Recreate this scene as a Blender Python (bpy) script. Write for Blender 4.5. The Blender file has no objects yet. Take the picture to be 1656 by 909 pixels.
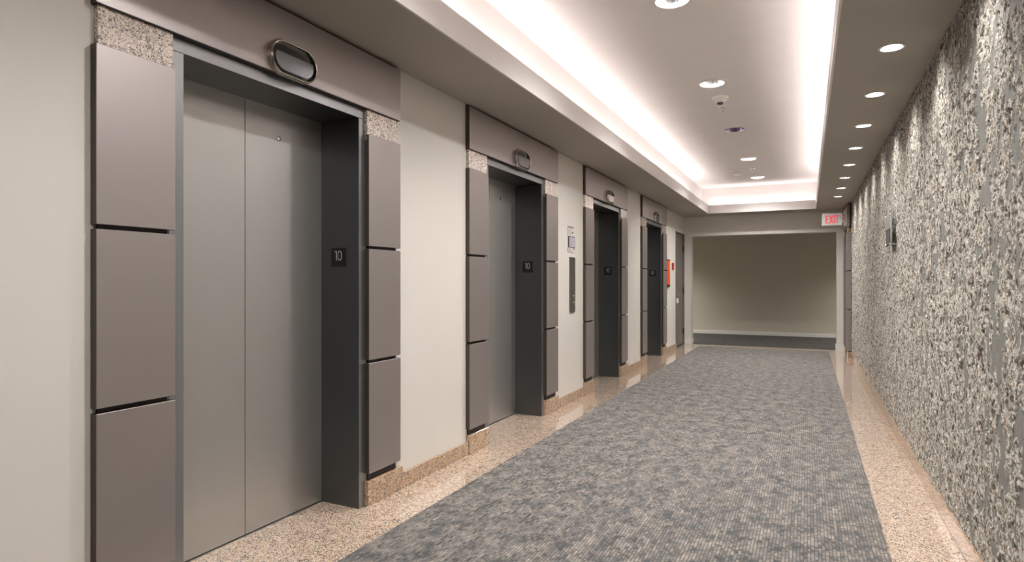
import bpy, bmesh, math, random
import numpy as np
from mathutils import Vector

random.seed(7)
SC = bpy.context.scene
COL = SC.collection

# ------------------------------------------------------------------ camera
F_PX, YAW, PITCH, ROLL, CAM_Z = 994.55, 0.4479, -0.0008, 0.0005, 1.24
cam_d = bpy.data.cameras.new('camera')
cam_d.sensor_fit = 'HORIZONTAL'
cam_d.sensor_width = 36.0
cam_d.lens = 36.0 * F_PX / 1656.0
cam_d.clip_start = 0.02
cam = bpy.data.objects.new('camera', cam_d)
COL.objects.link(cam)
cam.location = (0, 0, CAM_Z)
cam.rotation_euler = (math.pi / 2 - PITCH, ROLL, YAW)
SC.camera = cam

# ------------------------------------------------------------------ view
SC.view_settings.view_transform = 'Standard'
SC.view_settings.look = 'None'
SC.view_settings.gamma = 1.0
SC.view_settings.use_curve_mapping = False
SC.view_settings.exposure = 1.05
SC.cycles.max_bounces = 10
SC.cycles.diffuse_bounces = 6
SC.cycles.glossy_bounces = 4
SC.cycles.sample_clamp_indirect = 6.0

world = bpy.data.worlds.new('world')
SC.world = world
world.use_nodes = True
world.node_tree.nodes['Background'].inputs[0].default_value = (0.9, 0.95, 1, 1)
world.node_tree.nodes['Background'].inputs[1].default_value = 0.02

# ------------------------------------------------------------------ key dimensions (metres)
SOF = 2.511            # soffit height
UP = 3.0               # raised ceiling height
LIPT = 2.667           # top of the cove lip
LX0, LX1 = -1.674, 0.131      # cove opening in x
LY0, LY1 = -1.8, 11.986       # cove opening in y
CX0, CX1 = -1.812, 0.27       # raised ceiling recess in x
CY0, CY1 = -1.94, 12.11
XW = -2.207            # painted face of the left wall
XR = 0.640             # mean face of the stone wall
YE = 12.50             # end wall face
YB = -3.6              # wall behind the camera
YH = 15.2              # far hallway wall
COVE_W = 1.2
WASH_W = 14.0
DOWN_W = 122.0

# ------------------------------------------------------------------ lights of the room
def area(name, loc, sx, sy, power, col, rot=(0, 0, 0), spread=math.pi):
    d = bpy.data.lights.new(name, 'AREA')
    d.shape = 'RECTANGLE'; d.size = sx; d.size_y = sy
    d.energy = power; d.color = col; d.spread = spread
    o = bpy.data.objects.new(name, d); COL.objects.link(o)
    o.location = loc; o.rotation_euler = rot
    return o
PINK = (1.0, 0.925, 0.90)
# strips lying in the cove trough, shining up (power per metre of strip)
cl = LY1 - LY0
area('cove_light', ((LX0 + CX0) / 2 + 0.0, (LY0 + LY1) / 2, 2.628), 0.03, cl - .1, COVE_W * cl * .72, PINK, (math.pi, 0, 0))
area('cove_light', ((LX1 + CX1) / 2, (LY0 + LY1) / 2, 2.628), 0.03, cl - .1, COVE_W * cl * .72, PINK, (math.pi, 0, 0))
area('cove_light', ((LX0 + LX1) / 2, (LY1 + CY1) / 2, 2.628), LX1 - LX0 - .1, 0.03, COVE_W * 1.7 * .72, PINK, (math.pi, 0, 0))
area('cove_light', ((LX0 + LX1) / 2, (LY0 + CY0) / 2, 2.628), LX1 - LX0 - .1, 0.03, COVE_W * 1.7 * .72, PINK, (math.pi, 0, 0))

def spot(loc, power, col, size, blend, tgt, radius=0.03):
    d = bpy.data.lights.new('spot_light', 'SPOT')
    d.energy = power; d.color = col; d.spot_size = size; d.spot_blend = blend
    d.shadow_soft_size = radius
    o = bpy.data.objects.new('spot_light', d); COL.objects.link(o)
    o.location = loc
    v = Vector(tgt) - Vector(loc)
    o.rotation_euler = v.to_track_quat('-Z', 'Y').to_euler()
    return o

# ------------------------------------------------------------------ materials
MATS = {}
class N:
    """small node-graph helper"""
    def __init__(s, name):
        s.m = bpy.data.materials.new(name); s.m.use_nodes = True
        s.t = s.m.node_tree; s.b = s.t.nodes['Principled BSDF']
        s.pos = s.t.nodes.new('ShaderNodeNewGeometry').outputs['Position']
        MATS[name] = s.m
    def n(s, t, ins=None, **kw):
        nd = s.t.nodes.new(t)
        for k, v in kw.items(): setattr(nd, k, v)
        for k, v in (ins or {}).items():
            if hasattr(v, 'is_linked') or isinstance(v, bpy.types.NodeSocket): s.t.links.new(v, nd.inputs[k])
            else: nd.inputs[k].default_value = v
        return nd
    def scale(s, v, xyz):
        return s.n('ShaderNodeVectorMath', {0: v, 1: xyz}, operation='MULTIPLY').outputs[0]
    def noise(s, sc, detail=3, vec=None, rough=.5, dist=0):
        return s.n('ShaderNodeTexNoise', {'Vector': vec or s.pos, 'Scale': sc, 'Detail': detail, 'Roughness': rough, 'Distortion': dist}).outputs[0]
    def voro(s, sc, vec=None, out='Distance', feature='F1'):
        return s.n('ShaderNodeTexVoronoi', {'Vector': vec or s.pos, 'Scale': sc}, feature=feature).outputs[out]
    def ramp(s, fac, stops, interp='LINEAR'):
        r = s.n('ShaderNodeValToRGB', {0: fac}); r.color_ramp.interpolation = interp
        e = r.color_ramp.elements
        while len(e) < len(stops): e.new(.5)
        for q, (p, c) in zip(e, stops):
            q.position = p; q.color = (c, c, c, 1) if not isinstance(c, tuple) else (*c, 1)
        return r.outputs[0]
    def mix(s, fac, a, b, mode='MIX'):
        nd = s.n('ShaderNodeMix', data_type='RGBA', blend_type=mode)
        for i, v in ((0, fac), (6, a), (7, b)):
            if isinstance(v, bpy.types.NodeSocket): s.t.links.new(v, nd.inputs[i])
            elif i == 0: nd.inputs[0].default_value = v
            else: nd.inputs[i].default_value = (*v, 1)
        return nd.outputs[2]
    def math(s, op, a, b=0.0, c=0.0):
        return s.n('ShaderNodeMath', {0: a, 1: b, 2: c}, operation=op).outputs[0]
    def bump(s, h, strength=.3, dist=.002, prev=None):
        ins = {'Height': h, 'Strength': strength, 'Distance': dist}
        if prev is not None: ins['Normal'] = prev
        o = s.n('ShaderNodeBump', ins).outputs[0]
        s.t.links.new(o, s.b.inputs['Normal']); return o
    def set(s, **kw):
        for k, v in kw.items():
            k = k.replace('_', ' ')
            if isinstance(v, bpy.types.NodeSocket): s.t.links.new(v, s.b.inputs[k])
            elif isinstance(v, tuple): s.b.inputs[k].default_value = (*v, 1)
            else: s.b.inputs[k].default_value = v
        return s

def srgb(r, g, b):
    return tuple(((c / 255) / 12.92 if c <= 10 else ((c / 255 + .055) / 1.055) ** 2.4) for c in (r, g, b))

def paint(name, col, rough=.6, bump=.08, var=.04):
    m = N(name)
    n = m.noise(3.0, 4)
    lo = tuple(c * (1 - var) for c in col); hi = tuple(c * (1 + var) for c in col)
    m.set(Base_Color=m.mix(n, lo, hi), Roughness=rough)
    m.bump(m.noise(180, 3), bump, .001)
    return m.m
wall_paint = paint('wall_paint', (.665, .64, .59), .55)
shaded_soffit_paint = paint('shaded_soffit_paint', (.41, .38, .34), .7)  # darker than the ceiling paint: the soffit's shade is put into the colour
ceiling_paint = paint('ceiling_paint', (.74, .705, .69), .7)
white_paint = paint('white_trim_paint', (.70, .69, .66), .4)
white_plastic = paint('white_plastic', (.78, .76, .70), .35, .02)
dark_back = paint('dark_backing', (.035, .03, .028), .6)
door_brown = paint('service_door_paint', (.165, .15, .132), .42)
red_paint = paint('red_enamel', (.50, .03, .025), .35, .02)
black_paint = paint('black_paint', (.004, .004, .004), .55, .02)
paper = paint('notice_paper', (.66, .62, .60), .6, .02)
lavender = paint('notice_print', (.50, .46, .55), .5, .02)
ink = paint('dark_ink', (.05, .04, .04), .5, .02)
ink_soft = paint('pale_ink', (.33, .30, .31), .5, .02)
maroon = paint('maroon_ink', (.22, .07, .06), .5, .02)
grey_sign = paint('grey_sign_face', (.27, .265, .255), .4, .02)

m = N('vinyl_wallcovering')
w = m.noise(260, 2, m.scale(m.pos, (1, 1, .25)))
w2 = m.noise(230, 2, m.scale(m.pos, (.25, 1, 1)))
mm = m.math('ADD', w, w2)
m.set(Base_Color=m.mix(m.ramp(mm, [(.7, 0.), (1.25, 1.)]), (.42, .39, .325), (.54, .505, .43)), Roughness=.6)
m.bump(mm, .25, .0015)
vinyl = m.m

def metal(name, col, rough, metallic, var=.08, grain=.05):
    m = N(name)
    big = m.noise(1.6, 3)
    g = m.noise(420, 2)
    c = m.mix(big, tuple(x * (1 - var) for x in col), tuple(x * (1 + var) for x in col))
    c = m.mix(m.math('MULTIPLY', g, grain * 2), c, tuple(x * .6 for x in col))
    m.set(Base_Color=c, Roughness=rough, Metallic=metallic)
    m.bump(g, .05, .0005)
    return m.m
mauve_metal = metal('mauve_bronze_metal', (.44, .405, .395), .42, .85)
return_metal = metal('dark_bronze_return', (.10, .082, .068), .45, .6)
trim_metal = metal('grey_frame_face_metal', (.36, .375, .385), .34, .9, .04)
leaf_metal = metal('satin_grey_door_metal', (.55, .55, .54), .42, .9, .04)
frame_metal = metal('charcoal_frame_metal', (.12, .125, .128), .30, .8, .04)
chrome = metal('brushed_nickel', (.72, .68, .62), .18, 1.0, .02)
plate_metal = metal('bronze_plate_metal', (.24, .225, .20), .33, .85, .03)
alu = metal('aluminium_sill', (.62, .61, .58), .3, .9, .02)
lit_metal = metal('reflector_metal', (.86, .84, .86), .15, .9, .02)
violet_metal = metal('violet_tinted_reflector', (.16, .14, .24), .15, .9, .02)
hinge_metal = metal('dark_hinge_metal', (.05, .045, .04), .4, .7, .02)

gap_shade_brown = paint('painted_gap_shade', (.035, .020, .012), .7)  # dark brown stands for the shadow in the gap above the headers
m = N('lantern_glass'); m.set(Base_Color=(.012, .012, .014), Roughness=.06, Coat_Weight=1.0, Coat_Roughness=.03, Specular_IOR_Level=1.0); m.bump(m.noise(40, 1), .01, .0005); black_glass = m.m
m = N('lantern_lens'); m.set(Base_Color=m.mix(m.noise(30, 1), (.17, .178, .19), (.20, .208, .22)), Roughness=.2, Metallic=.9, Coat_Weight=1.0); lens_mat = m.m
m = N('clear_acrylic'); m.set(Base_Color=m.mix(m.noise(8, 1), (.78, .80, .82), (.82, .83, .86)), Roughness=.12, Coat_Weight=.5); acrylic = m.m
def emit(name, col, strength):
    m = N(name)
    m.set(Base_Color=m.mix(m.noise(30, 1), tuple(c * .95 for c in col), col), Emission_Color=col, Emission_Strength=strength)
    return m.m
lamp_hot = emit('lamp_glow', (1, .96, .93), 14.0)
lamp_soft = emit('lamp_soft_glow', (1, .95, .96), 3.0)
tube_glow = emit('cove_tube_glow', (1, .94, .93), 6.0)
orange = paint('orange_panel', (.78, .085, .012), .35, .02)
exit_face = emit('exit_sign_face_glow', (.70, .70, .69), .10)
exit_red = emit('exit_letter_glow', (.80, .06, .07), .3)
numeral = paint('numeral_grey', (.50, .50, .49), .4, .02)
yellow = paint('yellow_print', (.80, .55, .05), .5, .02)

# polished pink-tan granite
def granite(name, rough, lo, hi, orange_c, cior=1.6):
    m = N(name)
    warp = m.n('ShaderNodeVectorMath', {0: m.pos, 1: m.scale(m.n('ShaderNodeTexNoise', {'Vector': m.pos, 'Scale': 60.0, 'Detail': 2}).outputs[1], (.014, .014, .014))}, operation='ADD').outputs[0]
    base = m.mix(m.ramp(m.noise(42, 4), [(.38, 0.), (.60, 1.)]), lo, hi)
    sep = m.n('ShaderNodeSeparateColor', {0: m.voro(205, vec=warp, out='Color')})
    base = m.mix(m.math('MULTIPLY', m.math('LESS_THAN', sep.outputs[0], .30), .85), base, orange_c)
    base = m.mix(m.math('MULTIPLY', m.math('GREATER_THAN', sep.outputs[1], .76), .7), base, tuple(min(1, c * 1.25) for c in hi))
    clump = m.ramp(m.noise(17, 3), [(.34, .72), (.60, .93)])
    base = m.mix(m.math('GREATER_THAN', sep.outputs[2], clump), base, (.10, .09, .085))
    sg = m.n('ShaderNodeSeparateColor', {0: m.voro(270, vec=warp, out='Color')})
    base = m.mix(m.math('GREATER_THAN', sg.outputs[0], .90), base, (.06, .05, .045))
    base = m.mix(m.math('GREATER_THAN', sg.outputs[1], .92), base, (.33, .31, .30))
    m.set(Base_Color=base, Roughness=rough, Coat_Weight=.8, Coat_Roughness=.06, Coat_IOR=cior)
    m.bump(m.noise(120, 2), .02, .0005)
    return m.m
granite_floor = granite('polished_floor_granite', .13, (.52, .38, .28), (.67, .555, .45), (.54, .34, .20))
granite_trim = granite('polished_trim_granite', .12, (.42, .265, .16), (.56, .42, .30), (.46, .23, .09))
granite_reflect_mat = granite('granite_painted_reflection', .14, (.60, .50, .42), (.76, .69, .62), (.62, .45, .32), 1.9)  # trim granite made paler: the bright cove's reflection is painted in

# carpet: ribs running down the corridor, built of short dashes
def carpet_mat(name, dark=1.0):
    m = N(name)
    sp = m.n('ShaderNodeSeparateXYZ', {0: m.pos})
    wob = m.math('MULTIPLY', m.noise(6, 2), .004)
    v = m.n('ShaderNodeCombineXYZ', {0: sp.outputs[1], 1: m.math('ADD', sp.outputs[0], wob), 2: 0.0}).outputs[0]
    xr = m.math('DIVIDE', m.math('ADD', sp.outputs[0], wob), .0150)
    row = m.math('FLOOR', xr); fr = m.math('FRACT', xr)
    edge = m.math('MULTIPLY', m.math('ABSOLUTE', m.math('SUBTRACT', fr, .5)), 2.0)
    groove = m.ramp(edge, [(.60, 0.), (.95, 1.)])
    rv = m.n('ShaderNodeCombineXYZ', {0: m.math('MULTIPLY', row, 7.31), 1: m.math('MULTIPLY', sp.outputs[1], 19.0), 2: 0.0}).outputs[0]
    dash = m.noise(1.0, 2, rv, .6)
    rv2 = m.n('ShaderNodeCombineXYZ', {0: m.math('MULTIPLY', row, 3.17), 1: m.math('MULTIPLY', sp.outputs[1], 30.0), 2: 5.0}).outputs[0]
    dash2 = m.noise(1.0, 1, rv2, .6)
    patch = m.noise(1.0, 4, m.scale(m.pos, (11, 7.5, 1)), .62)
    patch2 = m.noise(1.0, 3, m.scale(m.pos, (10, 7, 1)), .6)
    fine = m.noise(1.0, 2, m.scale(m.pos, (560, 90, 1)))
    sel = m.math('ADD', m.math('MULTIPLY', dash, .62), m.math('MULTIPLY', patch, .62))
    base = m.mix(m.ramp(sel, [(.50, 0.), (.82, 1.)]), (.040 * dark, .043 * dark, .047 * dark), (.50 * dark, .44 * dark, .37 * dark))
    blue = m.ramp(m.math('ADD', m.math('MULTIPLY', patch2, .8), m.math('MULTIPLY', dash2, .3)), [(.58, 0.), (.70, .6)])
    base = m.mix(blue, base, (.12 * dark, .132 * dark, .142 * dark))
    base = m.mix(m.ramp(fine, [(.38, .8), (.58, 0.)]), base, (.045 * dark, .045 * dark, .047 * dark))
    gap = m.ramp(dash2, [(.34, 1.), (.42, 0.)])
    base = m.mix(m.math('MULTIPLY', m.math('MAXIMUM', groove, gap), .8), base, (.025, .025, .026))
    m.set(Base_Color=base, Roughness=.92, Sheen_Weight=.35 * dark ** 2, Sheen_Roughness=.5, Specular_IOR_Level=.2)
    h = m.math('SUBTRACT', m.math('MULTIPLY', fine, .5), groove)
    m.bump(h, .6, .002)
    return m.m
carpet = carpet_mat('ribbed_carpet')
carpet_dark = carpet_mat('dark_hallway_carpet', .42)

# broken concrete
m = N('fractured_concrete')
flat = m.n('ShaderNodeAttribute', attribute_name='smooth_patch').outputs['Fac']
pit = m.n('ShaderNodeAttribute', attribute_name='pit').outputs['Fac']
g1 = m.noise(28, 5, rough=.65)
light = m.mix(m.ramp(g1, [(.34, 0.), (.60, 1.)]), (.42, .39, .335), (.68, .66, .61))
sp = m.n('ShaderNodeSeparateColor', {0: m.voro(110, vec=m.n('ShaderNodeVectorMath', {0: m.pos, 1: m.scale(m.n('ShaderNodeTexNoise', {'Vector': m.pos, 'Scale': 50.0}).outputs[1], (.02, .02, .02))}, operation='ADD').outputs[0], out='Color')})
light = m.mix(m.math('MULTIPLY', m.math('GREATER_THAN', sp.outputs[0], .78), .8), light, (.13, .108, .08))
light = m.mix(m.math('MULTIPLY', m.math('GREATER_THAN', sp.outputs[1], .965), .8), light, (.34, .19, .10))
light = m.mix(m.math('MULTIPLY', m.math('GREATER_THAN', sp.outputs[2], .90), .7), light, (.25, .245, .235))
light = m.mix(m.math('MULTIPLY', m.ramp(m.noise(7, 4), [(.60, 0.), (.72, 1.)]), .35), light, (.33, .24, .15))
smooth_c = m.mix(m.noise(20, 3), (.19, .19, .178), (.29, .288, .27))
sp2 = m.n('ShaderNodeSeparateColor', {0: m.voro(58, vec=m.n('ShaderNodeVectorMath', {0: m.scale(m.pos, (1, 1, .8)), 1: m.scale(m.n('ShaderNodeTexNoise', {'Vector': m.pos, 'Scale': 40.0, 'Detail': 3}).outputs[1], (.035, .035, .035))}, operation='ADD').outputs[0], out='Color')})
light = m.mix(m.math('MULTIPLY', m.math('GREATER_THAN', sp2.outputs[0], .90), .75), light, (.14, .118, .09))
light = m.mix(m.math('MULTIPLY', m.math('GREATER_THAN', sp2.outputs[1], .80), .5), light, (.33, .325, .305))
c = m.mix(flat, light, smooth_c)
c = m.mix(pit, c, (.060, .046, .034))
m.set(Base_Color=m.mix(1.0, c, (.80, .79, .775), 'MULTIPLY'), Roughness=.9, Specular_IOR_Level=.25)
inv = m.math('SUBTRACT', 1.0, m.math('MULTIPLY', flat, .85))
hb = m.math('MULTIPLY', m.math('ADD', m.noise(150, 4, rough=.7), m.math('MULTIPLY', m.voro(120), .8)), inv)
m.bump(hb, .7, .003)
rock_mat = m.m

# ------------------------------------------------------------------ building helpers
def wloc(o):
    v = Vector((0, 0, 0))
    while o is not None:
        v += o.location; o = o.parent
    return v

def thing(name, label, cat, loc, group=None):
    o = bpy.data.objects.new(name, None); COL.objects.link(o)
    o.empty_display_size = .1
    o.location = loc; o['label'] = label; o['category'] = cat
    if group: o['group'] = group
    return o

def tag(o, label, cat, group=None):
    o['label'] = label; o['category'] = cat
    if group: o['group'] = group
    return o

def link(name, bm, mat, parent=None, origin=None, smooth=False, kind=None, label=None):
    """world-space bmesh -> one linked mesh object"""
    if origin is None:
        xs = [v.co for v in bm.verts]
        mn = Vector([min(c[i] for c in xs) for i in range(3)]); mx = Vector([max(c[i] for c in xs) for i in range(3)])
        origin = Vector(((mn.x + mx.x) / 2, (mn.y + mx.y) / 2, mn.z))
    origin = Vector(origin)
    bmesh.ops.translate(bm, verts=bm.verts, vec=-origin)
    bmesh.ops.recalc_face_normals(bm, faces=bm.faces)
    me = bpy.data.meshes.new(name); bm.to_mesh(me); bm.free()
    me.materials.append(mat)
    if smooth:
        for p in me.polygons: p.use_smooth = True
        me.set_sharp_from_angle(angle=math.radians(35))
    o = bpy.data.objects.new(name, me); COL.objects.link(o)
    o.parent = parent
    o.location = origin - wloc(parent)
    if kind: o['kind'] = kind
    if label: o['label'] = label
    return o

def abox(bm, x0, x1, y0, y1, z0, z1, bev=0.0, seg=1):
    r = bmesh.ops.create_cube(bm, size=1.0)
    vs = r['verts']
    for v in vs:
        v.co = Vector(((x0 + x1) / 2 + v.co.x * (x1 - x0), (y0 + y1) / 2 + v.co.y * (y1 - y0), (z0 + z1) / 2 + v.co.z * (z1 - z0)))
    if bev:
        es = list({e for v in vs for e in v.link_edges})
        bmesh.ops.bevel(bm, geom=es, offset=bev, segments=seg, affect='EDGES', profile=.5)

def box(name, mat, x0, x1, y0, y1, z0, z1, parent=None, bev=0.0, **kw):
    bm = bmesh.new(); abox(bm, x0, x1, y0, y1, z0, z1, bev)
    return link(name, bm, mat, parent, **kw)

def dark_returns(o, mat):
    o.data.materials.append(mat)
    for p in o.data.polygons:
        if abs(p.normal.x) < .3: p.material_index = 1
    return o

def S(o):
    o['kind'] = 'structure'; return o

def lathe(bm, prof, c, axis='z', seg=32, caps=True):
    """prof: list of (radius, offset along axis). closes ends when radius given is 0"""
    rings = []
    for r, h in prof:
        ring = []
        if r <= 1e-6:
            p = {'z': (0, 0, h), 'x': (h, 0, 0), 'y': (0, h, 0)}[axis]
            ring = [bm.verts.new(Vector(c) + Vector(p))]
        else:
            for i in range(seg):
                a = 2 * math.pi * i / seg; u, v = r * math.cos(a), r * math.sin(a)
                p = {'z': (u, v, h), 'x': (h, u, v), 'y': (u, h, v)}[axis]
                ring.append(bm.verts.new(Vector(c) + Vector(p)))
        rings.append(ring)
    for A, B in zip(rings, rings[1:]):
        for i in range(seg):
            j = (i + 1) % seg
            if len(A) == 1 and len(B) == 1: continue
            if len(A) == 1: bm.faces.new((A[0], B[i], B[j]))
            elif len(B) == 1: bm.faces.new((A[i], A[j], B[0]))
            else: bm.faces.new((A[i], A[j], B[j], B[i]))

def tube(bm, pts, r, seg=10):
    rings = []
    for k, p in enumerate(pts):
        p = Vector(p)
        d = (Vector(pts[min(k + 1, len(pts) - 1)]) - Vector(pts[max(k - 1, 0)])).normalized()
        a = d.orthogonal().normalized() if k == 0 else (prev - d * prev.dot(d)).normalized()
        prev = a; b = d.cross(a)
        rings.append([bm.verts.new(p + a * r * math.cos(t) + b * r * math.sin(t)) for t in [2 * math.pi * i / seg for i in range(seg)]])
    for A, B in zip(rings, rings[1:]):
        for i in range(seg): bm.faces.new((A[i], A[(i + 1) % seg], B[(i + 1) % seg], B[i]))
    bm.faces.new(rings[0]); bm.faces.new(rings[-1])

def ribbon(bm, pts, w, to3, t=.0012, closed=False):
    """flat stroke of width w along 2-D pts, lifted into 3-D by to3(u, v, depth)"""
    n = len(pts); L = []; R = []
    for i, p in enumerate(pts):
        a = Vector(pts[(i - 1) % n] if closed or i > 0 else pts[0]); b = Vector(pts[(i + 1) % n] if closed or i < n - 1 else pts[-1])
        d = (b - a).normalized(); nn = Vector((-d.y, d.x)) * w / 2
        L.append(Vector(p) + nn); R.append(Vector(p) - nn)
    va = [[bm.verts.new(to3(q.x, q.y, dd)) for q in P_] for P_ in (L, R) for dd in (0, t)]
    m_ = n if closed else n - 1
    for i in range(m_):
        j = (i + 1) % n
        bm.faces.new((va[1][i], va[1][j], va[3][j], va[3][i])); bm.faces.new((va[0][i], va[0][j], va[2][j], va[2][i]))
        bm.faces.new((va[0][i], va[0][j], va[1][j], va[1][i])); bm.faces.new((va[2][i], va[2][j], va[3][j], va[3][i]))
    if not closed:
        for i in (0, n - 1): bm.faces.new((va[0][i], va[1][i], va[3][i], va[2][i]))

def dup(root, dv, label=None, group=None):
    r = root.copy(); COL.objects.link(r); r.location = root.location + Vector(dv)
    if label: r['label'] = label
    if group: r['group'] = group
    for ch in list(root.children):
        c = ch.copy(); COL.objects.link(c); c.parent = r
        for g in list(ch.children):
            d = g.copy(); COL.objects.link(d); d.parent = c
    return r

# ================================================================== STRUCTURE
Y0, WID, PT = 1.2686, 1.729, 2.5558
EY = [Y0 + k * PT for k in range(4)]
EYall = EY

# floor slab with granite tiles laid as border
floor = S(box('floor', dark_back, -2.75, 1.6, YB - .2, YH + .2, -.14, -.012))
TW = .305
tile_proto = {}
def tile(x0, x1, y0, y1, mat=granite_floor):
    g = .0012
    key = (round(x1 - x0, 3), round(y1 - y0, 3))
    cx, cy = (x0 + x1) / 2, (y0 + y1) / 2
    if key in tile_proto:
        o = tile_proto[key].copy(); COL.objects.link(o)
        o.location = Vector((cx, cy, -.012)) - wloc(floor); return o
    o = box('tile', mat, x0 + g, x1 - g, y0 + g, y1 - g, -.012, 0, floor, bev=.0008, origin=(cx, cy, -.012))
    tile_proto[key] = o
    return o
OL, OR, OT = -2.078, .473, 2.133
XCL, XCR, YCE = -1.8745, .3363, 12.174
ys = []
y = 2.534 - TW * 12
while y < YCE - .01:
    ys.append((y, min(y + TW, YCE))); y += TW
for a, b in ys:
    tile(-2.1795, XCL, a, b)
    tile(-2.472, -2.1795, a, b)
    tile(XCR, .632, a, b)
# end border: two rows across
yb2 = 12.55
xs_ = []
x = -2.1795
while x < .62:
    xs_.append((x, min(x + TW, .632))); x += TW
for a, b in xs_: tile(a, b, YCE, yb2)
tile(-2.472, -2.1795, YCE, yb2)
# grout bed
S(box('trim_1', paint('grout', (.42, .36, .30), .8), -2.49, .70, -1.2, yb2, -.02, -.0025, floor))

bm = bmesh.new(); abox(bm, XCL, XCR, YB + .2, YCE, -.010, .003)
tag(link('carpet', bm, carpet), 'long grey and beige ribbed carpet running down the elevator lobby', 'carpet')
bm = bmesh.new(); abox(bm, OL, OR, yb2, 12.741, -.010, .002); abox(bm, -2.7, 1.5, 12.741, YH, -.010, .002)
tag(link('carpet', bm, carpet_dark), 'dark charcoal carpet on the cross hallway floor beyond the wide opening', 'carpet')

# left wall: blocks between the elevator openings, bulkhead above
bm = bmesh.new()
edges = [YB] + [v for e in EYall for v in (e + .30, e + 1.43)] + [None]
for i in range(0, len(edges) - 2, 2):
    abox(bm, -2.6, XW, edges[i], edges[i + 1], 0, SOF)
abox(bm, -2.6, XW, edges[-2], 11.60, 0, SOF)
abox(bm, -2.6, XW, 12.455, YE + .24, 0, SOF)
abox(bm, -2.6, XW, 11.60, 12.455, 2.175, SOF)
for e in EYall: abox(bm, -2.6, XW, e + .30, e + 1.43, 2.186, SOF)
S(link('wall_left', bm, wall_paint))
# shaft backing behind doors
S(box('wall_shaft', dark_back, -2.75, -2.62, YB, YE + .2, 0, SOF))
# end wall with the wide opening
bm = bmesh.new()
abox(bm, XW, OL, YE, 12.74, 0, SOF); abox(bm, OR, 1.0, YE, 12.74, 0, SOF); abox(bm, OL, OR, YE, 12.74, OT, SOF)
S(link('wall_end', bm, wall_paint))
S(box('wall_far', vinyl, -5.2, 4.2, YH, YH + .12, 0, 2.6))
S(box('wall_hallway_front_left', vinyl, -5.2, XW - .4, 12.62, 12.74, 0, 2.6))
S(box('wall_hallway_front_right', vinyl, 1.0, 4.2, 12.62, 12.74, 0, 2.6))
S(box('wall_hallway_left', vinyl, -5.3, -5.2, 12.6, YH + .1, 0, 2.6))
S(box('wall_hallway_right', vinyl, 4.2, 4.3, 12.6, YH + .1, 0, 2.6))
S(box('ceiling_hallway', shaded_soffit_paint, -5.3, 4.3, 12.74, YH + .12, 2.45, 2.6))
S(box('floor_hallway', dark_back, -5.3, 4.3, 12.56, YH + .1, -.16, -.141))
S(box('wall_back', wall_paint, -2.6, 1.0, YB - .12, YB, 0, SOF))
# right wall backing
S(box('wall_right_backing', dark_back, .70, .82, YB, 12.5, 0, SOF))

# baseboards
def bb(name, x0, x1, y0, y1, z1, mat, parent=None, bev=.002):
    return S(box(name, mat, x0, x1, y0, y1, 0.0, z1, parent, bev=bev))
for k, e in enumerate(EYall):
    y1 = (EYall[k + 1] + .008) if k < 3 else 11.60
    y0 = e + WID + .036 - .03
    bb('baseboard_left', XW, -2.187, y0, y1, .094, granite_trim)
bb('baseboard_left', XW, -2.187, YB, EY[0] + .008, .094, granite_trim)
bb('baseboard_right', .632, .66, YB + .1, 11.29, .098, granite_trim)
fb = S(box('baseboard_far', white_paint, -5.2, -1.356, YH - .018, YH, 0, .078, bev=.003))
S(box('baseboard_far', white_paint, -1.354, 4.2, YH - .018, YH, 0, .078, bev=.003))
bm = bmesh.new()
abox(bm, XW, OL, YE - .016, YE, 0, .10); abox(bm, OL, OL + .016, YE - .016, 12.74, 0, .10)
S(link('baseboard_end', bm, white_paint))
bm = bmesh.new()
abox(bm, OR, .60, YE - .016, YE, 0, .10); abox(bm, OR - .016, OR, YE - .016, 12.74, 0, .10)
S(link('baseboard_end', bm, white_paint))

# ceiling: soffit ring, lip, trough, raised tray
bm = bmesh.new()
T = .03
abox(bm, -2.6, LX0 - .012, YB, YE, SOF, SOF + T)
abox(bm, LX0 - .012, LX1 + .012, YB, LY0 - .012, SOF, SOF + T); abox(bm, LX0 - .012, LX1 + .012, LY1 + .012, YE, SOF, SOF + T)
S(link('ceiling_soffit', bm, shaded_soffit_paint))
S(box('ceiling_soffit_right', shaded_soffit_paint, LX1 + .012, .82, YB, YE, SOF, SOF + T))
S(box('ceiling_end', dark_back, -2.6, 1.0, YE, 12.74, SOF, SOF + T))
bm = bmesh.new()
t = .012
abox(bm, LX0 - t, LX0, LY0 - t, LY1 + t, SOF, LIPT); abox(bm, LX1, LX1 + t, LY0 - t, LY1 + t, SOF, LIPT)
abox(bm, LX0, LX1, LY1, LY1 + t, SOF, LIPT); abox(bm, LX0, LX1, LY0 - t, LY0, SOF, LIPT)
S(link('trim_cove_lip', bm, ceiling_paint))
bm = bmesh.new()
abox(bm, CX0 - .1, CX0, CY0 - .1, CY1 + .1, SOF + T, UP); abox(bm, CX1, CX1 + .1, CY0 - .1, CY1 + .1, SOF + T, UP)
abox(bm, CX0, CX1, CY1, CY1 + .1, SOF + T, UP); abox(bm, CX0, CX1, CY0 - .1, CY0, SOF + T, UP)
S(link('ceiling_tray_sides', bm, ceiling_paint))
S(box('ceiling', ceiling_paint, CX0 - .1, CX1 + .1, CY0 - .1, CY1 + .1, UP, UP + .08))

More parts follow.
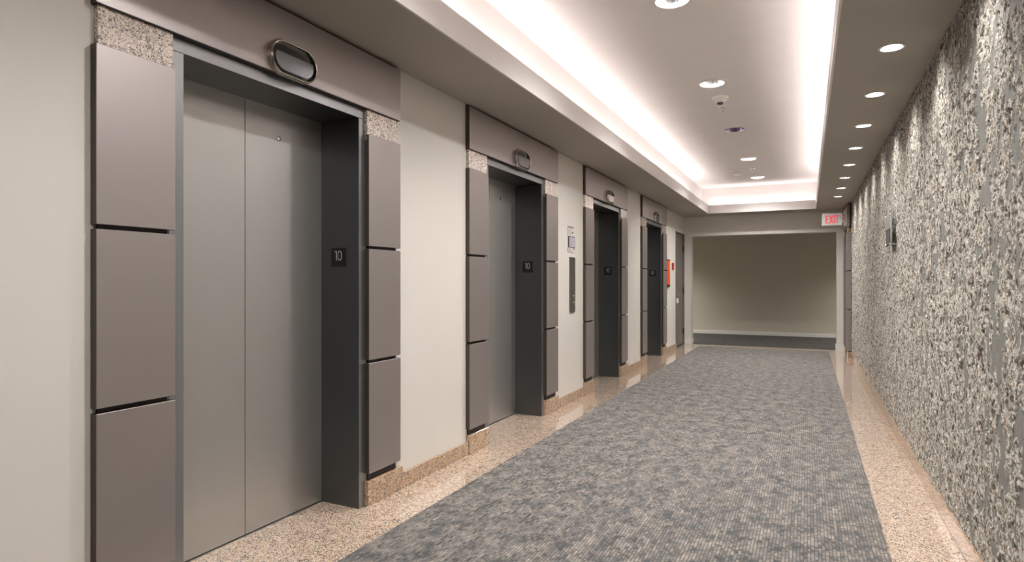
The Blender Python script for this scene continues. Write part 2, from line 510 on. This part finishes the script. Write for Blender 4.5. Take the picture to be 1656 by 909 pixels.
# ------------------------------------------------------------------ stone wall (height field in real depth)
def h2(ix, iy, s):
    n = (ix.astype(np.int64) * 374761393 + iy.astype(np.int64) * 668265263 + s * 1442695041) & 0xFFFFFFFF
    n = ((n ^ (n >> 13)) * 1274126177) & 0xFFFFFFFF
    n = n ^ (n >> 16)
    return (n & 0xFFFFFF) / float(0x1000000)
def vn(a, b, s):
    ia, ib = np.floor(a), np.floor(b); fa, fb_ = a - ia, b - ib
    fa = fa * fa * (3 - 2 * fa); fb_ = fb_ * fb_ * (3 - 2 * fb_)
    v00, v10, v01, v11 = h2(ia, ib, s), h2(ia + 1, ib, s), h2(ia, ib + 1, s), h2(ia + 1, ib + 1, s)
    return (v00 * (1 - fa) + v10 * fa) * (1 - fb_) + (v01 * (1 - fa) + v11 * fa) * fb_
def fbm(a, b, s, o=3):
    t = 0; am = 1; tot = 0
    for k in range(o):
        t = t + am * vn(a * 2 ** k, b * 2 ** k, s + 17 * k); tot += am; am *= .55
    return t / tot
def worley(a, b, s):
    ia, ib = np.floor(a), np.floor(b)
    best = np.full(a.shape, 9.); second = np.full(a.shape, 9.)
    out = np.zeros(a.shape); 
    for di in (-1, 0, 1):
        for dj in (-1, 0, 1):
            ca, cb = ia + di, ib + dj
            pa, pb = ca + h2(ca, cb, s), cb + h2(ca, cb, s + 1)
            da, db = a - pa, b - pb
            d = da * da + db * db
            hh = h2(ca, cb, s + 2) + (h2(ca, cb, s + 3) - .5) * 1.3 * da + (h2(ca, cb, s + 4) - .5) * 1.3 * db
            m_ = d < best
            second = np.where(m_, best, np.minimum(second, d))
            out = np.where(m_, hh, out); best = np.where(m_, d, best)
    return out, np.sqrt(second) - np.sqrt(best)

yy = np.concatenate([np.arange(YB, 1.5, .03), np.arange(1.5, 2.4, .009), np.arange(2.4, 5.0, .006), np.arange(5.0, 8.0, .009), np.arange(8.0, 11.29, .013), [11.295]])
zz = np.concatenate([[.085], np.arange(.095, SOF, .0075), [SOF - .001]])
Yg, Zg = np.meshgrid(yy, zz, indexing='ij')
wy = Yg + .010 * (fbm(Yg * 18, Zg * 14, 5) - .5) + .003 * (fbm(Yg * 70, Zg * 60, 9, 2) - .5)
wz = Zg + .012 * (fbm(Yg * 16, Zg * 12, 6) - .5)
big, e1 = worley(wy * 20, wz * 24, 11)
sm, e2 = worley(wy * 36, wz * 48, 31)
ti, e3 = worley(wy * 95, wz * 80, 51)
H_ = .009 * (fbm(Yg * 5, Zg * 1.6, 2) - .5) * 2 + .014 * (fbm(wy * 13, wz * 8, 211, 2) - .5) + .0034 * (big - .5) + .0030 * (sm - .5) + .0015 * (ti - .5) + .0028 * (fbm(Yg * 45, Zg * 42, 201, 2) - .5)
pm = fbm(Yg * 25 + 2.6 * fbm(Yg * 12, Zg * 14, 77), Zg * 9.5, 81, 3) + .036 * np.clip((4.6 - Yg) / 1.5, -1, 1) + .22 * (fbm(Yg * 1.1, Zg * .9, 83, 2) - .5)
fl = np.clip((pm - .642) / .028, 0, 1)
H_ = H_ * (1 - fl) + (-.0026 + .006 * (fbm(Yg * 5, Zg * 1.6, 2) - .5) + .0008 * fbm(Yg * 40, Zg * 20, 91)) * fl
pt = fbm(wy * 42, wz * 55, 101, 2)
pf = np.clip((pt - .635) / .05, 0, 1) * (1 - fl)
H_ = H_ - .0026 * pf
crk = np.clip(1 - e1 / .05, 0, 1) * (1 - fl) * (vn(Yg * 9, Zg * 9, 7) > .55)
H_ = H_ - .0014 * crk
pf = np.clip(pf * .85 + crk * .4, 0, 1)
Xg = XR - H_
ny, nz = Yg.shape
co = np.stack([Xg, Yg, Zg], -1).reshape(-1, 3).astype(np.float32)
idx = np.arange(ny * nz).reshape(ny, nz)
quads = np.stack([idx[:-1, :-1], idx[:-1, 1:], idx[1:, 1:], idx[1:, :-1]], -1).reshape(-1, 4)
me = bpy.data.meshes.new('wall_right')
me.vertices.add(len(co)); me.vertices.foreach_set('co', co.ravel())
me.loops.add(quads.size); me.loops.foreach_set('vertex_index', quads.ravel().astype(np.int32))
me.polygons.add(len(quads)); me.polygons.foreach_set('loop_start', np.arange(0, quads.size, 4, dtype=np.int32))
me.polygons.foreach_set('loop_total', np.full(len(quads), 4, dtype=np.int32))
me.update(calc_edges=True)
for nm, arr in (('smooth_patch', fl), ('pit', pf)):
    a = me.attributes.new(nm, 'FLOAT', 'POINT'); a.data.foreach_set('value', arr.astype(np.float32).ravel())
me.polygons.foreach_set('use_smooth', np.zeros(len(quads), dtype=bool))
me.materials.append(rock_mat)
wr = bpy.data.objects.new('wall_right', me); COL.objects.link(wr)
S(wr)

# ================================================================== ELEVATORS
XA, XG, XF, XD = -2.172, -2.183, -2.2045, -2.472
LAB_E = ['nearest elevator entrance, both satin grey door leaves in full view',
         'second elevator entrance from the camera, just before the call station',
         'third elevator entrance from the camera, just past the call station',
         'farthest elevator entrance, beside the orange fire cabinet']
def make_elevator(y):
    t = thing('elevator_entrance', LAB_E[0], 'elevator', (XF, y, 0), 'elevator entrances along the left wall')
    dark_returns(box('header_panel', mauve_metal, XA - .035, XA, y, y + WID, 2.1905, 2.491, t, bev=.0012), return_metal)
    box('header_underside_shade', dark_back, XW, XA - .0015, y + .002, y + WID - .002, 2.188, 2.191, t)  # dark sheet painting the shade under the header
    box('header_gap_shade', gap_shade_brown, XW, XA - .030, y + .004, y + WID - .004, 2.19, 2.5105, t)  # brown filler painting the shadow between header and soffit
    for a, b, ina, inb in ((0, .290, .012, 0), (1.439, WID, 0, .012)):
        box('granite_block', granite_reflect_mat, XW, XG - .002, y + a + ina, y + b - inb, 2.02, 2.197, t, bev=.001)
        box('backing', dark_back, XW, XG - .012, y + a + .018, y + b - .018, .14, 2.03, t)
        for z0, z1 in ((1.4363, 2.0523), (.8072, 1.4199), (.1808, .7894)):
            dark_returns(box('cladding_panel', mauve_metal, XA - .035, XA, y + a, y + b, z0, z1, t, bev=.0015), return_metal)
        a2, b2 = (a + .008, .322) if a == 0 else (1.4405, b + .036)
        box('plinth', granite_trim, XW, -2.1805, y + a2, y + b2 if a == 0 else y + b2, 0, .137, t, bev=.0015)
    box('gap_filler', dark_back, XF - .1, XF - .012, y + .02, y + WID - .02, 2.186, 2.215, t)
    for a, b in ((.286, .3472), (1.3933, 1.4505)):
        box('door_jamb', frame_metal, -2.50, XF - .002, y + a, y + b, 0, 2.1325, t, bev=.0005)
        box('frame_face', trim_metal, XF - .002, XF, y + a, y + b, 0, 2.1325, t, bev=.0006)
    box('door_head', frame_metal, -2.50, XF - .002, y + .286, y + 1.4505, 2.1346, 2.187, t, bev=.0005)
    box('frame_face', trim_metal, XF - .002, XF, y + .286, y + 1.4505, 2.1346, 2.187, t, bev=.0006)
    for i, (a, b) in enumerate(((.33, .8690), (.8720, 1.405))):
        lf = box('door_leaf', leaf_metal, XD - .03, XD, y + a, y + b, .007, 2.155, t, bev=.001)
        if i == 1:
            bm = bmesh.new()
            lathe(bm, [(0.012, 0), (.012, .002), (.010, .003), (.0055, .003), (.005, .0005), (0, .0005)], (XD, y + 1.083, 1.981), 'x', 20)
            link('keyhole_escutcheon', bm, chrome, lf, smooth=True)
    box('sill', alu, XD - .004, XD + .010, y + .3472, y + 1.3933, -.001, .0025, t)
    return t
e0 = make_elevator(EY[0])
for k in (1, 2, 3): dup(e0, (0, PT * k, 0), LAB_E[k])

def pill(r, L, n=14):
    """rounded oblong outline in (y, z)"""
    pts = []
    for i in range(n + 1):
        a = -math.pi / 2 + math.pi * i / n; pts.append((L + r * math.cos(a), r * math.sin(a)))
    for i in range(n + 1):
        a = math.pi / 2 + math.pi * i / n; pts.append((-L + r * math.cos(a), r * math.sin(a)))
    return pts
def loft(bm, rings):
    vs = [[bm.verts.new(p) for p in r] for r in rings]
    n = len(vs[0])
    for A, B in zip(vs, vs[1:]):
        for i in range(n): bm.faces.new((A[i], A[(i + 1) % n], B[(i + 1) % n], B[i]))
    return vs
def make_lantern(yc, zc):
    t = thing('hall_lantern', '', 'elevator indicator', (XA, yc, zc), 'oblong arrival lanterns over the elevators')
    R, L = .080, .064
    bm = bmesh.new()
    def ring(dr, x): return [(XA + x, yc + a, zc + b) for a, b in pill(R + dr, L)]
    loft(bm, [ring(0, 0), ring(.0005, .020), ring(-.0015, .027), ring(-.005, .030), ring(-.0085, .029), ring(-.0105, .025), ring(-.0115, .004)])
    link('bezel', bm, chrome, t, smooth=True)
    bm = bmesh.new()
    vs = loft(bm, [ring(-.0115, .003), ring(-.0117, .006)]); bm.faces.new(vs[1])
    link('black_glass', bm, black_glass, t)
    # protruding wedge lens: slanted face below a black upper band
    bm = bmesh.new()
    base, front = [], []
    for a, b in pill(R - .024, L - .004):
        b = min(b, .022)
        base.append((XA + .006, yc + a, zc + b - .002))
        front.append((XA + .027, yc + a, zc + b - .002))
    vs = loft(bm, [base, front]); bm.faces.new(vs[1])
    link('lens', bm, lens_mat, t, label='smoky grey lens')
    return t
LN = ['oblong arrival lantern on the header of the nearest elevator', 'oblong arrival lantern on the header of the second elevator from the camera',
      'oblong arrival lantern on the header of the third elevator from the camera', 'oblong arrival lantern on the header of the farthest elevator']
l0 = make_lantern(EY[0] + .872, 2.262); l0['label'] = LN[0]
for k in (1, 2, 3): dup(l0, (0, PT * k, 0), LN[k])

# number plates on the right-hand jamb reveals
def make_ten(y):
    t = thing('number_sign', '', 'sign', (-2.345, y, 1.324), 'black floor number signs on the elevator jambs')
    x0, z0, s = -2.397, 1.324, .1035
    box('plate', black_paint, x0, x0 + s, y - .003, y, z0, z0 + s, t, bev=.0006)
    to3 = lambda u, v, d: Vector((x0 + u * s, y - .003 - d * .6, z0 + v * s))
    bm = bmesh.new()
    ribbon(bm, [(.355, .325), (.355, .825)], .045, to3); ribbon(bm, [(.245, .785), (.36, .81)], .05, to3)
    link('digit_one', bm, numeral, t)
    bm = bmesh.new()
    P_ = []
    for i in range(28):
        a = 2 * math.pi * i / 28; c_, s_ = math.cos(a), math.sin(a)
        P_.append((.58 + .125 * math.copysign(abs(c_) ** .75, c_), .58 + .235 * math.copysign(abs(s_) ** .85, s_)))
    ribbon(bm, P_, .045, to3, closed=True)
    link('digit_zero', bm, numeral, t)
    return t
TN = ['black square sign reading 10 inside the nearest elevator doorway', 'black square sign reading 10 inside the second elevator doorway',
      'black square sign reading 10 inside the third elevator doorway', 'black square sign reading 10 inside the farthest elevator doorway']
n0 = make_ten(EY[0] + 1.3933); n0['label'] = TN[0]
for k in (1, 2, 3): dup(n0, (0, PT * k, 0), TN[k])

# ------------------------------------------------------------------ call station and notice
t = thing('call_station', 'tall narrow bronze metal call plate with two round buttons between the second and third elevators', 'call button panel', (XW, 6.025, .917))
bm = bmesh.new()
w2 = .078
out = [(-w2, .573), (-w2, .03)] + [(-w2 + .03 - .03 * math.cos(a), .03 - .03 * math.sin(a)) for a in (math.radians(30), math.radians(60), math.radians(90))] \
    + [(w2 - .03 + .03 * math.sin(a), .03 - .03 * math.cos(a)) for a in (0, math.radians(30), math.radians(60), math.radians(90))] + [(w2, .573)]
loft_pts = lambda x, k: [(XW + x, 6.025 + a * k, .917 + b) for a, b in out]
vs = loft(bm, [loft_pts(0, 1), loft_pts(.010, 1), loft_pts(.012, .985)]); bm.faces.new(vs[-1])
link('faceplate', bm, plate_metal, t)
for z in (1.085, 1.015):
    bm = bmesh.new()
    lathe(bm, [(.019, 0), (.019, .004), (.016, .007), (.012, .005), (.011, .010), (0, .011)], (XW + .012, 6.05, z), 'x', 20)
    link('call_button', bm, chrome, t, smooth=True)

ty, tz, tw, th = 5.90, 1.543, .205, .262
t = thing('notice', 'white paper fire notice with a dark framed picture above the call station', 'notice', (XW, ty + tw / 2, tz))
box('sheet', paper, XW, XW + .004, ty, ty + tw, tz, tz + th, t)
box('border', ink_soft, XW, XW + .0025, ty - .004, ty + tw + .004, tz - .004, tz + th + .004, t)
box('heading_strip', maroon, XW + .004, XW + .005, ty + .008, ty + tw * .8, tz + th * .955, tz + th * .995, t)
box('picture_frame', black_paint, XW + .004, XW + .008, ty + .012, ty + tw - .004, tz + th * .18, tz + th * .62, t)
box('picture', lavender, XW + .008, XW + .009, ty + .030, ty + tw - .016, tz + th * .20, tz + th * .595, t)
bm = bmesh.new()
for i in range(5):
    z = tz + th * (.68 + .05 * i); abox(bm, XW + .004, XW + .0046, ty + .02, ty + .07 + .07 * random.random(), z, z + .005)
for i in range(6):
    z = tz + th * (.24 + .055 * i); abox(bm, XW + .009, XW + .0096, ty + .05, ty + .10 + .07 * random.random(), z, z + .005)
for i in range(3):
    z = tz + th * (.03 + .045 * i); abox(bm, XW + .004, XW + .0046, ty + .02, ty + .12, z, z + .004)
link('print_lines', bm, ink_soft, t, kind='stuff')
box('dark_mark', ink, XW + .004, XW + .005, ty + tw * .60, ty + tw * .76, tz + th * .74, tz + th * .81, t)
box('dark_mark', ink, XW + .004, XW + .005, ty + tw * .80, ty + tw * .98, tz + th * .11, tz + th * .16, t)

# ------------------------------------------------------------------ fire cabinet, pull station, service door
t = thing('fire_cabinet', 'orange fronted fire cabinet on the wall past the farthest elevator', 'fire cabinet', (XW, 10.94, 1.145))
box('cabinet_frame', hinge_metal, XW, XW + .022, 10.70, 10.985, 1.14, 1.625, t, bev=.003)
bm = bmesh.new(); abox(bm, XW + .022, XW + .026, 10.715, 10.965, 1.185, 1.60)
link('glass_front', bm, orange, t)
for z, w_ in ((1.50, .045), (1.465, .06)): box('yellow_mark', yellow, XW + .026, XW + .027, 10.885, 10.885 + w_, z, z + .014, t)
box('yellow_mark', ink, XW + .026, XW + .027, 10.91, 10.94, 1.24, 1.26, t)
t = thing('fire_alarm_pull', 'small red fire alarm pull box left of the brown service door', 'fire alarm', (XW, 11.34, 1.45))
box('body', red_paint, XW, XW + .025, 11.26, 11.36, 1.45, 1.575, t, bev=.006)
box('handle', white_plastic, XW + .025, XW + .03, 11.28, 11.34, 1.488, 1.503, t, bev=.003)

d = S(box('door_1', door_brown, XW - .045, XW - .012, 11.635, 12.425, .008, 2.150, bev=.002))
bm = bmesh.new()
abox(bm, XW - .08, XW + .012, 11.598, 11.630, 0, 2.178, .002); abox(bm, XW - .08, XW + .012, 12.430, 12.462, 0, 2.178, .002)
abox(bm, XW - .08, XW + .012, 11.630, 12.430, 2.155, 2.178, .002)
link('door_frame', bm, door_brown, d)
for z in (.262, 1.065, 1.885):
    bm = bmesh.new(); abox(bm, XW - .012, XW - .008, 12.39, 12.428, z - .055, z + .055)
    lathe(bm, [(0, -.06), (.008, -.058), (.008, .058), (0, .06)], (XW - .002, 12.427, z), 'z', 12)
    link('hinge', bm, hinge_metal, d)
bm = bmesh.new()
lathe(bm, [(.026, 0), (.026, .006), (.011, .010), (.010, .045), (0, .047)], (XW - .012, 11.70, 1.012), 'x', 18)
tube(bm, [(XW + .028, 11.70, 1.012), (XW + .034, 11.73, 1.012), (XW + .034, 11.82, 1.010)], .010)
link('lever_handle', bm, chrome, d, smooth=True)
box('lock_housing', white_plastic, XW - .012, XW + .03, 11.655, 11.745, .835, .925, d, bev=.008)
box('kick_plate', plate_metal, XW - .012, XW - .010, 11.66, 12.40, .03, .20, d)
box('hatch_seal', ink, XW - .012, XW - .0105, 11.66, 12.40, .010, .024, d)

# ------------------------------------------------------------------ doorway portal at the far right
t = thing('door_surround', 'mauve metal and granite door surround at the end of the rough stone wall', 'door surround', (.61, 11.9, 0))
X0, XB_ = .576, .695
box('header_panel', mauve_metal, X0, .615, 11.30, 12.495, 2.134, 2.474, t, bev=.0015)
box('header_backing', dark_back, .60, XB_, 11.305, 12.49, 2.10, 2.511, t)
for a, b in ((11.30, 11.59), (12.205, 12.495)):
    box('granite_block', granite_trim, .588, XB_, a + .01, b - .004, 2.02, 2.134, t, bev=.001)
    box('backing', dark_back, .60, XB_, a + .02, b - .02, .10, 2.03, t)
    for z0, z1 in ((1.42, 2.03), (.79, 1.404), (.112, .774)):
        box('cladding_panel', mauve_metal, X0, .635, a, b, z0, z1, t, bev=.0015)
    box('plinth', granite_trim, .588, XB_, a + .006, b, 0, .10, t, bev=.0015)
for a, b in ((11.59, 11.64), (12.155, 12.205)):
    box('door_jamb', frame_metal, .61, XB_, a, b, 0, 2.10, t, bev=.001)
box('door_leaf', leaf_metal, .672, .69, 11.64, 12.155, .005, 2.10, t)

# exit sign on a side bracket
t = thing('exit_sign', 'white and red lit EXIT sign projecting from the right wall over the opening', 'exit sign', (.40, 11.9, 2.196))
box('canopy_plate', white_plastic, .558, .5761, 11.76, 12.04, 2.17, 2.44, t, bev=.003)
box('bracket', white_plastic, .530, .560, 11.86, 11.94, 2.26, 2.36, t, bev=.004)
box('housing', white_plastic, .226, .536, 11.878, 11.92, 2.196, 2.409, t, bev=.004)
box('face', exit_face, .232, .530, 11.873, 11.879, 2.202, 2.403, t)
to3 = lambda u, v, dd: Vector((.232 + u, 11.873 - dd, 2.202 + v))
sw = .016
def stroke(bm, pts): ribbon(bm, pts, sw, to3, .002)
z0, z1 = .032, .168
for nm, segs in (('letter_e', [[(.055, z0), (.055, z1)], [(.052, z1 - .008), (.095, z1 - .008)], [(.052, .10), (.088, .10)], [(.052, z0 + .008), (.095, z0 + .008)]]),
                 ('letter_x', [[(.110, z0), (.160, z1)], [(.160, z0), (.110, z1)]]),
                 ('letter_i', [[(.182, z0), (.182, z1)]]),
                 ('letter_t', [[(.200, z1 - .008), (.252, z1 - .008)], [(.226, z0), (.226, z1)]])):
    bm = bmesh.new()
    for sgm in segs: stroke(bm, sgm)
    link(nm, bm, exit_red, t)

# acrylic wall sign on stand-offs, stone wall
t = thing('directory_sign', 'clear acrylic and metal sign plaque on standoffs on the rough stone wall', 'sign', (.62, 5.87, 1.524))
box('acrylic_plate', acrylic, .597, .601, 5.722, 6.02, 1.522, 1.79, t, bev=.001)
box('grey_panel', grey_sign, .594, .597, 5.732, 6.01, 1.665, 1.785, t)
box('black_panel', black_paint, .594, .597, 5.732, 6.01, 1.530, 1.663, t)
bm = bmesh.new()
for yy0 in (5.78, 5.85, 5.93): abox(bm, .5925, .594, yy0, yy0 + .022, 1.54, 1.655)
bm.free()
for yy0 in (5.78, 5.85, 5.93): box('text_strip', grey_sign, .5925, .594, yy0, yy0 + .022, 1.54, 1.655, t)
for yy0 in (5.74, 6.005):
    for z in (1.54, 1.775):
        bm = bmesh.new()
        lathe(bm, [(0, -.013), (.009, -.012), (.010, -.006), (.006, -.004), (.006, .05), (0, .05)], (.600, yy0, z), 'x', 14)
        link('standoff', bm, chrome, t, smooth=True)

# ================================================================== CEILING FITTINGS
def can_light(name, label, cat, x, y, z, R, lamp, refl, group, depth=.07):
    t = thing(name, label, cat, (x, y, z), group)
    bm = bmesh.new()
    lathe(bm, [(R + .014, .001), (R + .014, -.004), (R + .002, -.006), (R, -.003), (R, .001)], (x, y, z), 'z', 36)
    link('trim_ring', bm, chrome if refl is violet_metal else white_paint, t, smooth=True)
    bm = bmesh.new()
    lathe(bm, [(R, -.002), (R * .98, depth * .5), (R * .93, depth)] if depth < .04 else [(R, -.002), (R * .93, .02), (R * .80, .045), (R * .6, depth)], (x, y, z), 'z', 36)
    link('reflector', bm, refl, t, smooth=True)
    bm = bmesh.new()
    lathe(bm, [(0, -.012), (R * .5, -.006), (R * .93, .0)] if depth < .04 else [(0, -.012), (R * .35, -.008), (R * .62, .0)], (x, y, z + depth), 'z', 28)
    link('lamp', bm, lamp, t, smooth=True)
    return t
# holes in the ceilings are cut with real openings: fittings sit in recess boxes
def cut_holes(obj, holes, depth):
    """boolean cylinders out of a ceiling slab, applied at build time"""
    bm = bmesh.new()
    for x, y, z, r in holes:
        lathe(bm, [(0, -.05), (r, -.05), (r, depth), (0, depth)], (x, y, z), 'z', 32)
    bmesh.ops.recalc_face_normals(bm, faces=bm.faces)
    cme = bpy.data.meshes.new('cut'); bm.to_mesh(cme); bm.free()
    c = bpy.data.objects.new('cut', cme); COL.objects.link(c)
    md = obj.modifiers.new('b', 'BOOLEAN'); md.object = c; md.operation = 'DIFFERENCE'; md.solver = 'EXACT'
    dg = bpy.context.evaluated_depsgraph_get()
    new = bpy.data.meshes.new_from_object(obj.evaluated_get(dg))
    obj.modifiers.clear(); obj.data = new
    bpy.data.objects.remove(c)

CXM = -.762
DN = [(3.90, 'nearest round downlight in the raised ceiling, cut by the top of the photo', 1),
      (5.69, 'lit round downlight just in front of the smoke detector', 1),
      (7.54, 'unlit violet tinted downlight behind the smoke detector', 0),
      (9.41, 'dimly glowing downlight fourth along the raised ceiling', 1),
      (11.16, 'farthest downlight in the raised ceiling', 1)]
WY = [3.90 + .928 * k for k in range(-1, 8)]
bpy.context.view_layer.update()
cut_holes(bpy.data.objects['ceiling'], [(CXM, y, UP, .101) for y, _, _ in DN] + [(CXM, 2.05, UP, .101), (CXM, .2, UP, .101)], .2)
cut_holes(bpy.data.objects['ceiling_hallway'], [(x, 14.0, 2.45, .091) for x in (-4.0, 2.4)], .1)
cut_holes(bpy.data.objects['ceiling_soffit_right'], [(.413, y, SOF, .053) for y in WY], .2)
for y, lb, lit in DN:
    can_light('downlight', lb, 'ceiling light', CXM, y, UP, .10, lamp_soft if lit else violet_metal, lit_metal if lit else violet_metal, 'round downlights down the middle of the raised ceiling', .075)
    if lit: spot((CXM, y, UP + .05), DOWN_W, (1, .965, .935), math.radians(152), .9, (CXM, y, 0), .05)
for y in (2.05, .2):
    can_light('downlight', 'round downlight in the raised ceiling %s the camera, outside the photo' % ('just ahead of' if y > 1 else 'right above'), 'ceiling light', CXM, y, UP, .10, lamp_soft, lit_metal, 'round downlights down the middle of the raised ceiling', .075)
    spot((CXM, y, UP + .05), DOWN_W * (.85 if y > 1 else .6), (1, .965, .935), math.radians(152), .9, (CXM, y, 0), .05)
ordn = ['nearest', 'second nearest', 'third nearest', 'fourth nearest', 'fourth farthest', 'third farthest', 'second farthest', 'farthest']
for i, y in enumerate(WY):
    k = i - 1
    lb = ('%s of the small bright spotlights in the soffit along the stone wall' % ordn[k]) if k >= 0 else 'small spotlight in the soffit behind the photographed stretch of stone wall'
    can_light('recessed_spotlight', lb, 'ceiling light', .413, y, SOF, .052, lamp_hot, lit_metal, 'recessed spotlights along the stone wall', .018)
    spot((.413, y, SOF + .004), WASH_W, (1, .97, .93), math.radians(120), .85, (.52, y, 1.2), .03)

for x in (-4.0, 2.4):  # unseen downlights added to brighten the hallway's back wall
    can_light('downlight', 'added recessed downlight in the cross hallway ceiling, unseen beyond the %s jamb' % ('left' if x < 0 else 'right'), 'ceiling light', x, 14.0, 2.45, .09, lamp_soft, lit_metal, 'added cross hallway downlights', .05)
    spot((x, 14.0, 2.45 - .012), 230.0, (1, .96, .90), math.radians(140), 1.0, (x, 14.0, 0), .08)

# smoke detector
sy = 6.17
t = thing('smoke_detector', 'round white smoke detector on the raised ceiling behind the lit downlight', 'smoke detector', (CXM + .01, sy, UP))
bm = bmesh.new()
lathe(bm, [(.075, 0), (.078, -.012), (.074, -.022), (.060, -.026), (.052, -.026)], (CXM + .01, sy, UP), 'z', 32); link('base', bm, white_plastic, t, smooth=True)
bm = bmesh.new()
lathe(bm, [(.056, -.022), (.052, -.040), (.036, -.050), (.030, -.050)], (CXM + .01, sy, UP), 'z', 32); link('cover', bm, white_plastic, t, smooth=True)
bm = bmesh.new()
lathe(bm, [(.032, -.046), (.026, -.064), (0, -.066)], (CXM + .01, sy, UP), 'z', 24); link('sensor_cage', bm, ink, t, smooth=True)
def sprinkler(lb, x, y):
    t = thing('sprinkler', lb, 'sprinkler', (x, y, UP), 'ceiling sprinklers')
    bm = bmesh.new(); lathe(bm, [(.038, 0), (.036, -.005), (.014, -.008), (0, -.008)], (x, y, UP), 'z', 24); link('escutcheon', bm, chrome, t, smooth=True)
    bm = bmesh.new()
    lathe(bm, [(.009, -.006), (.009, -.02), (.004, -.024), (.004, -.036), (0, -.036)], (x, y, UP), 'z', 12)
    for s_ in (-1, 1): tube(bm, [(x + s_ * .008, y, UP - .018), (x + s_ * .012, y, UP - .028), (x + s_ * .003, y, UP - .040)], .002, 6)
    link('head', bm, chrome, t)
    bm = bmesh.new(); lathe(bm, [(0, -.040), (.013, -.040), (.013, -.042), (0, -.042)], (x, y, UP), 'z', 16); link('deflector', bm, chrome, t)
sprinkler('small chrome sprinkler just behind the smoke detector', CXM - .012, 6.53)
sprinkler('small chrome sprinkler near the far end of the raised ceiling', CXM - .012, 10.30)
t = thing('speaker_disc', 'small white disc on the raised ceiling left of the farthest downlight', 'ceiling fitting', (-1.032, 10.70, UP))
bm = bmesh.new(); lathe(bm, [(.062, 0), (.062, -.012), (.050, -.020), (.040, -.020)], (-1.032, 10.70, UP), 'z', 24); link('body', bm, white_plastic, t, smooth=True)
bm = bmesh.new(); lathe(bm, [(.042, -.018), (.036, -.030), (0, -.032)], (-1.032, 10.70, UP), 'z', 24); link('cap', bm, white_plastic, t, smooth=True)

# fluorescent tubes lying in the cove trough
def strip(lb, p0, p1):
    t = thing('cove_lamp', lb, 'strip light', ((p0[0] + p1[0]) / 2, (p0[1] + p1[1]) / 2, SOF + T), 'strip lights hidden in the ceiling cove')
    bm = bmesh.new(); tube(bm, [p0, p1], .013, 10); link('tube', bm, tube_glow, t)
    bm = bmesh.new(); xm, ym = abs(p1[0] - p0[0]) / 2 + .025, abs(p1[1] - p0[1]) / 2 + .025
    cx, cy = (p0[0] + p1[0]) / 2, (p0[1] + p1[1]) / 2
    abox(bm, cx - xm, cx + xm, cy - ym, cy + ym, SOF + T, SOF + T + .028); link('batten', bm, white_paint, t)
k = 0
yy0 = LY0 + .1
while yy0 + 1.2 < LY1:
    strip('fluorescent strip lamp hidden in the left ceiling cove', ((LX0 + CX0) / 2, yy0, 2.590), ((LX0 + CX0) / 2, yy0 + 1.18, 2.590))
    strip('fluorescent strip lamp hidden in the right ceiling cove', ((LX1 + CX1) / 2, yy0, 2.590), ((LX1 + CX1) / 2, yy0 + 1.18, 2.590))
    yy0 += 1.25
strip('fluorescent strip lamp glowing in the end ceiling cove, left one', (-1.60, (LY1 + CY1) / 2 + .006, 2.590), (-.82, (LY1 + CY1) / 2 + .006, 2.590))
strip('fluorescent strip lamp glowing in the end ceiling cove, right one', (-.72, (LY1 + CY1) / 2 + .006, 2.590), (.06, (LY1 + CY1) / 2 + .006, 2.590))
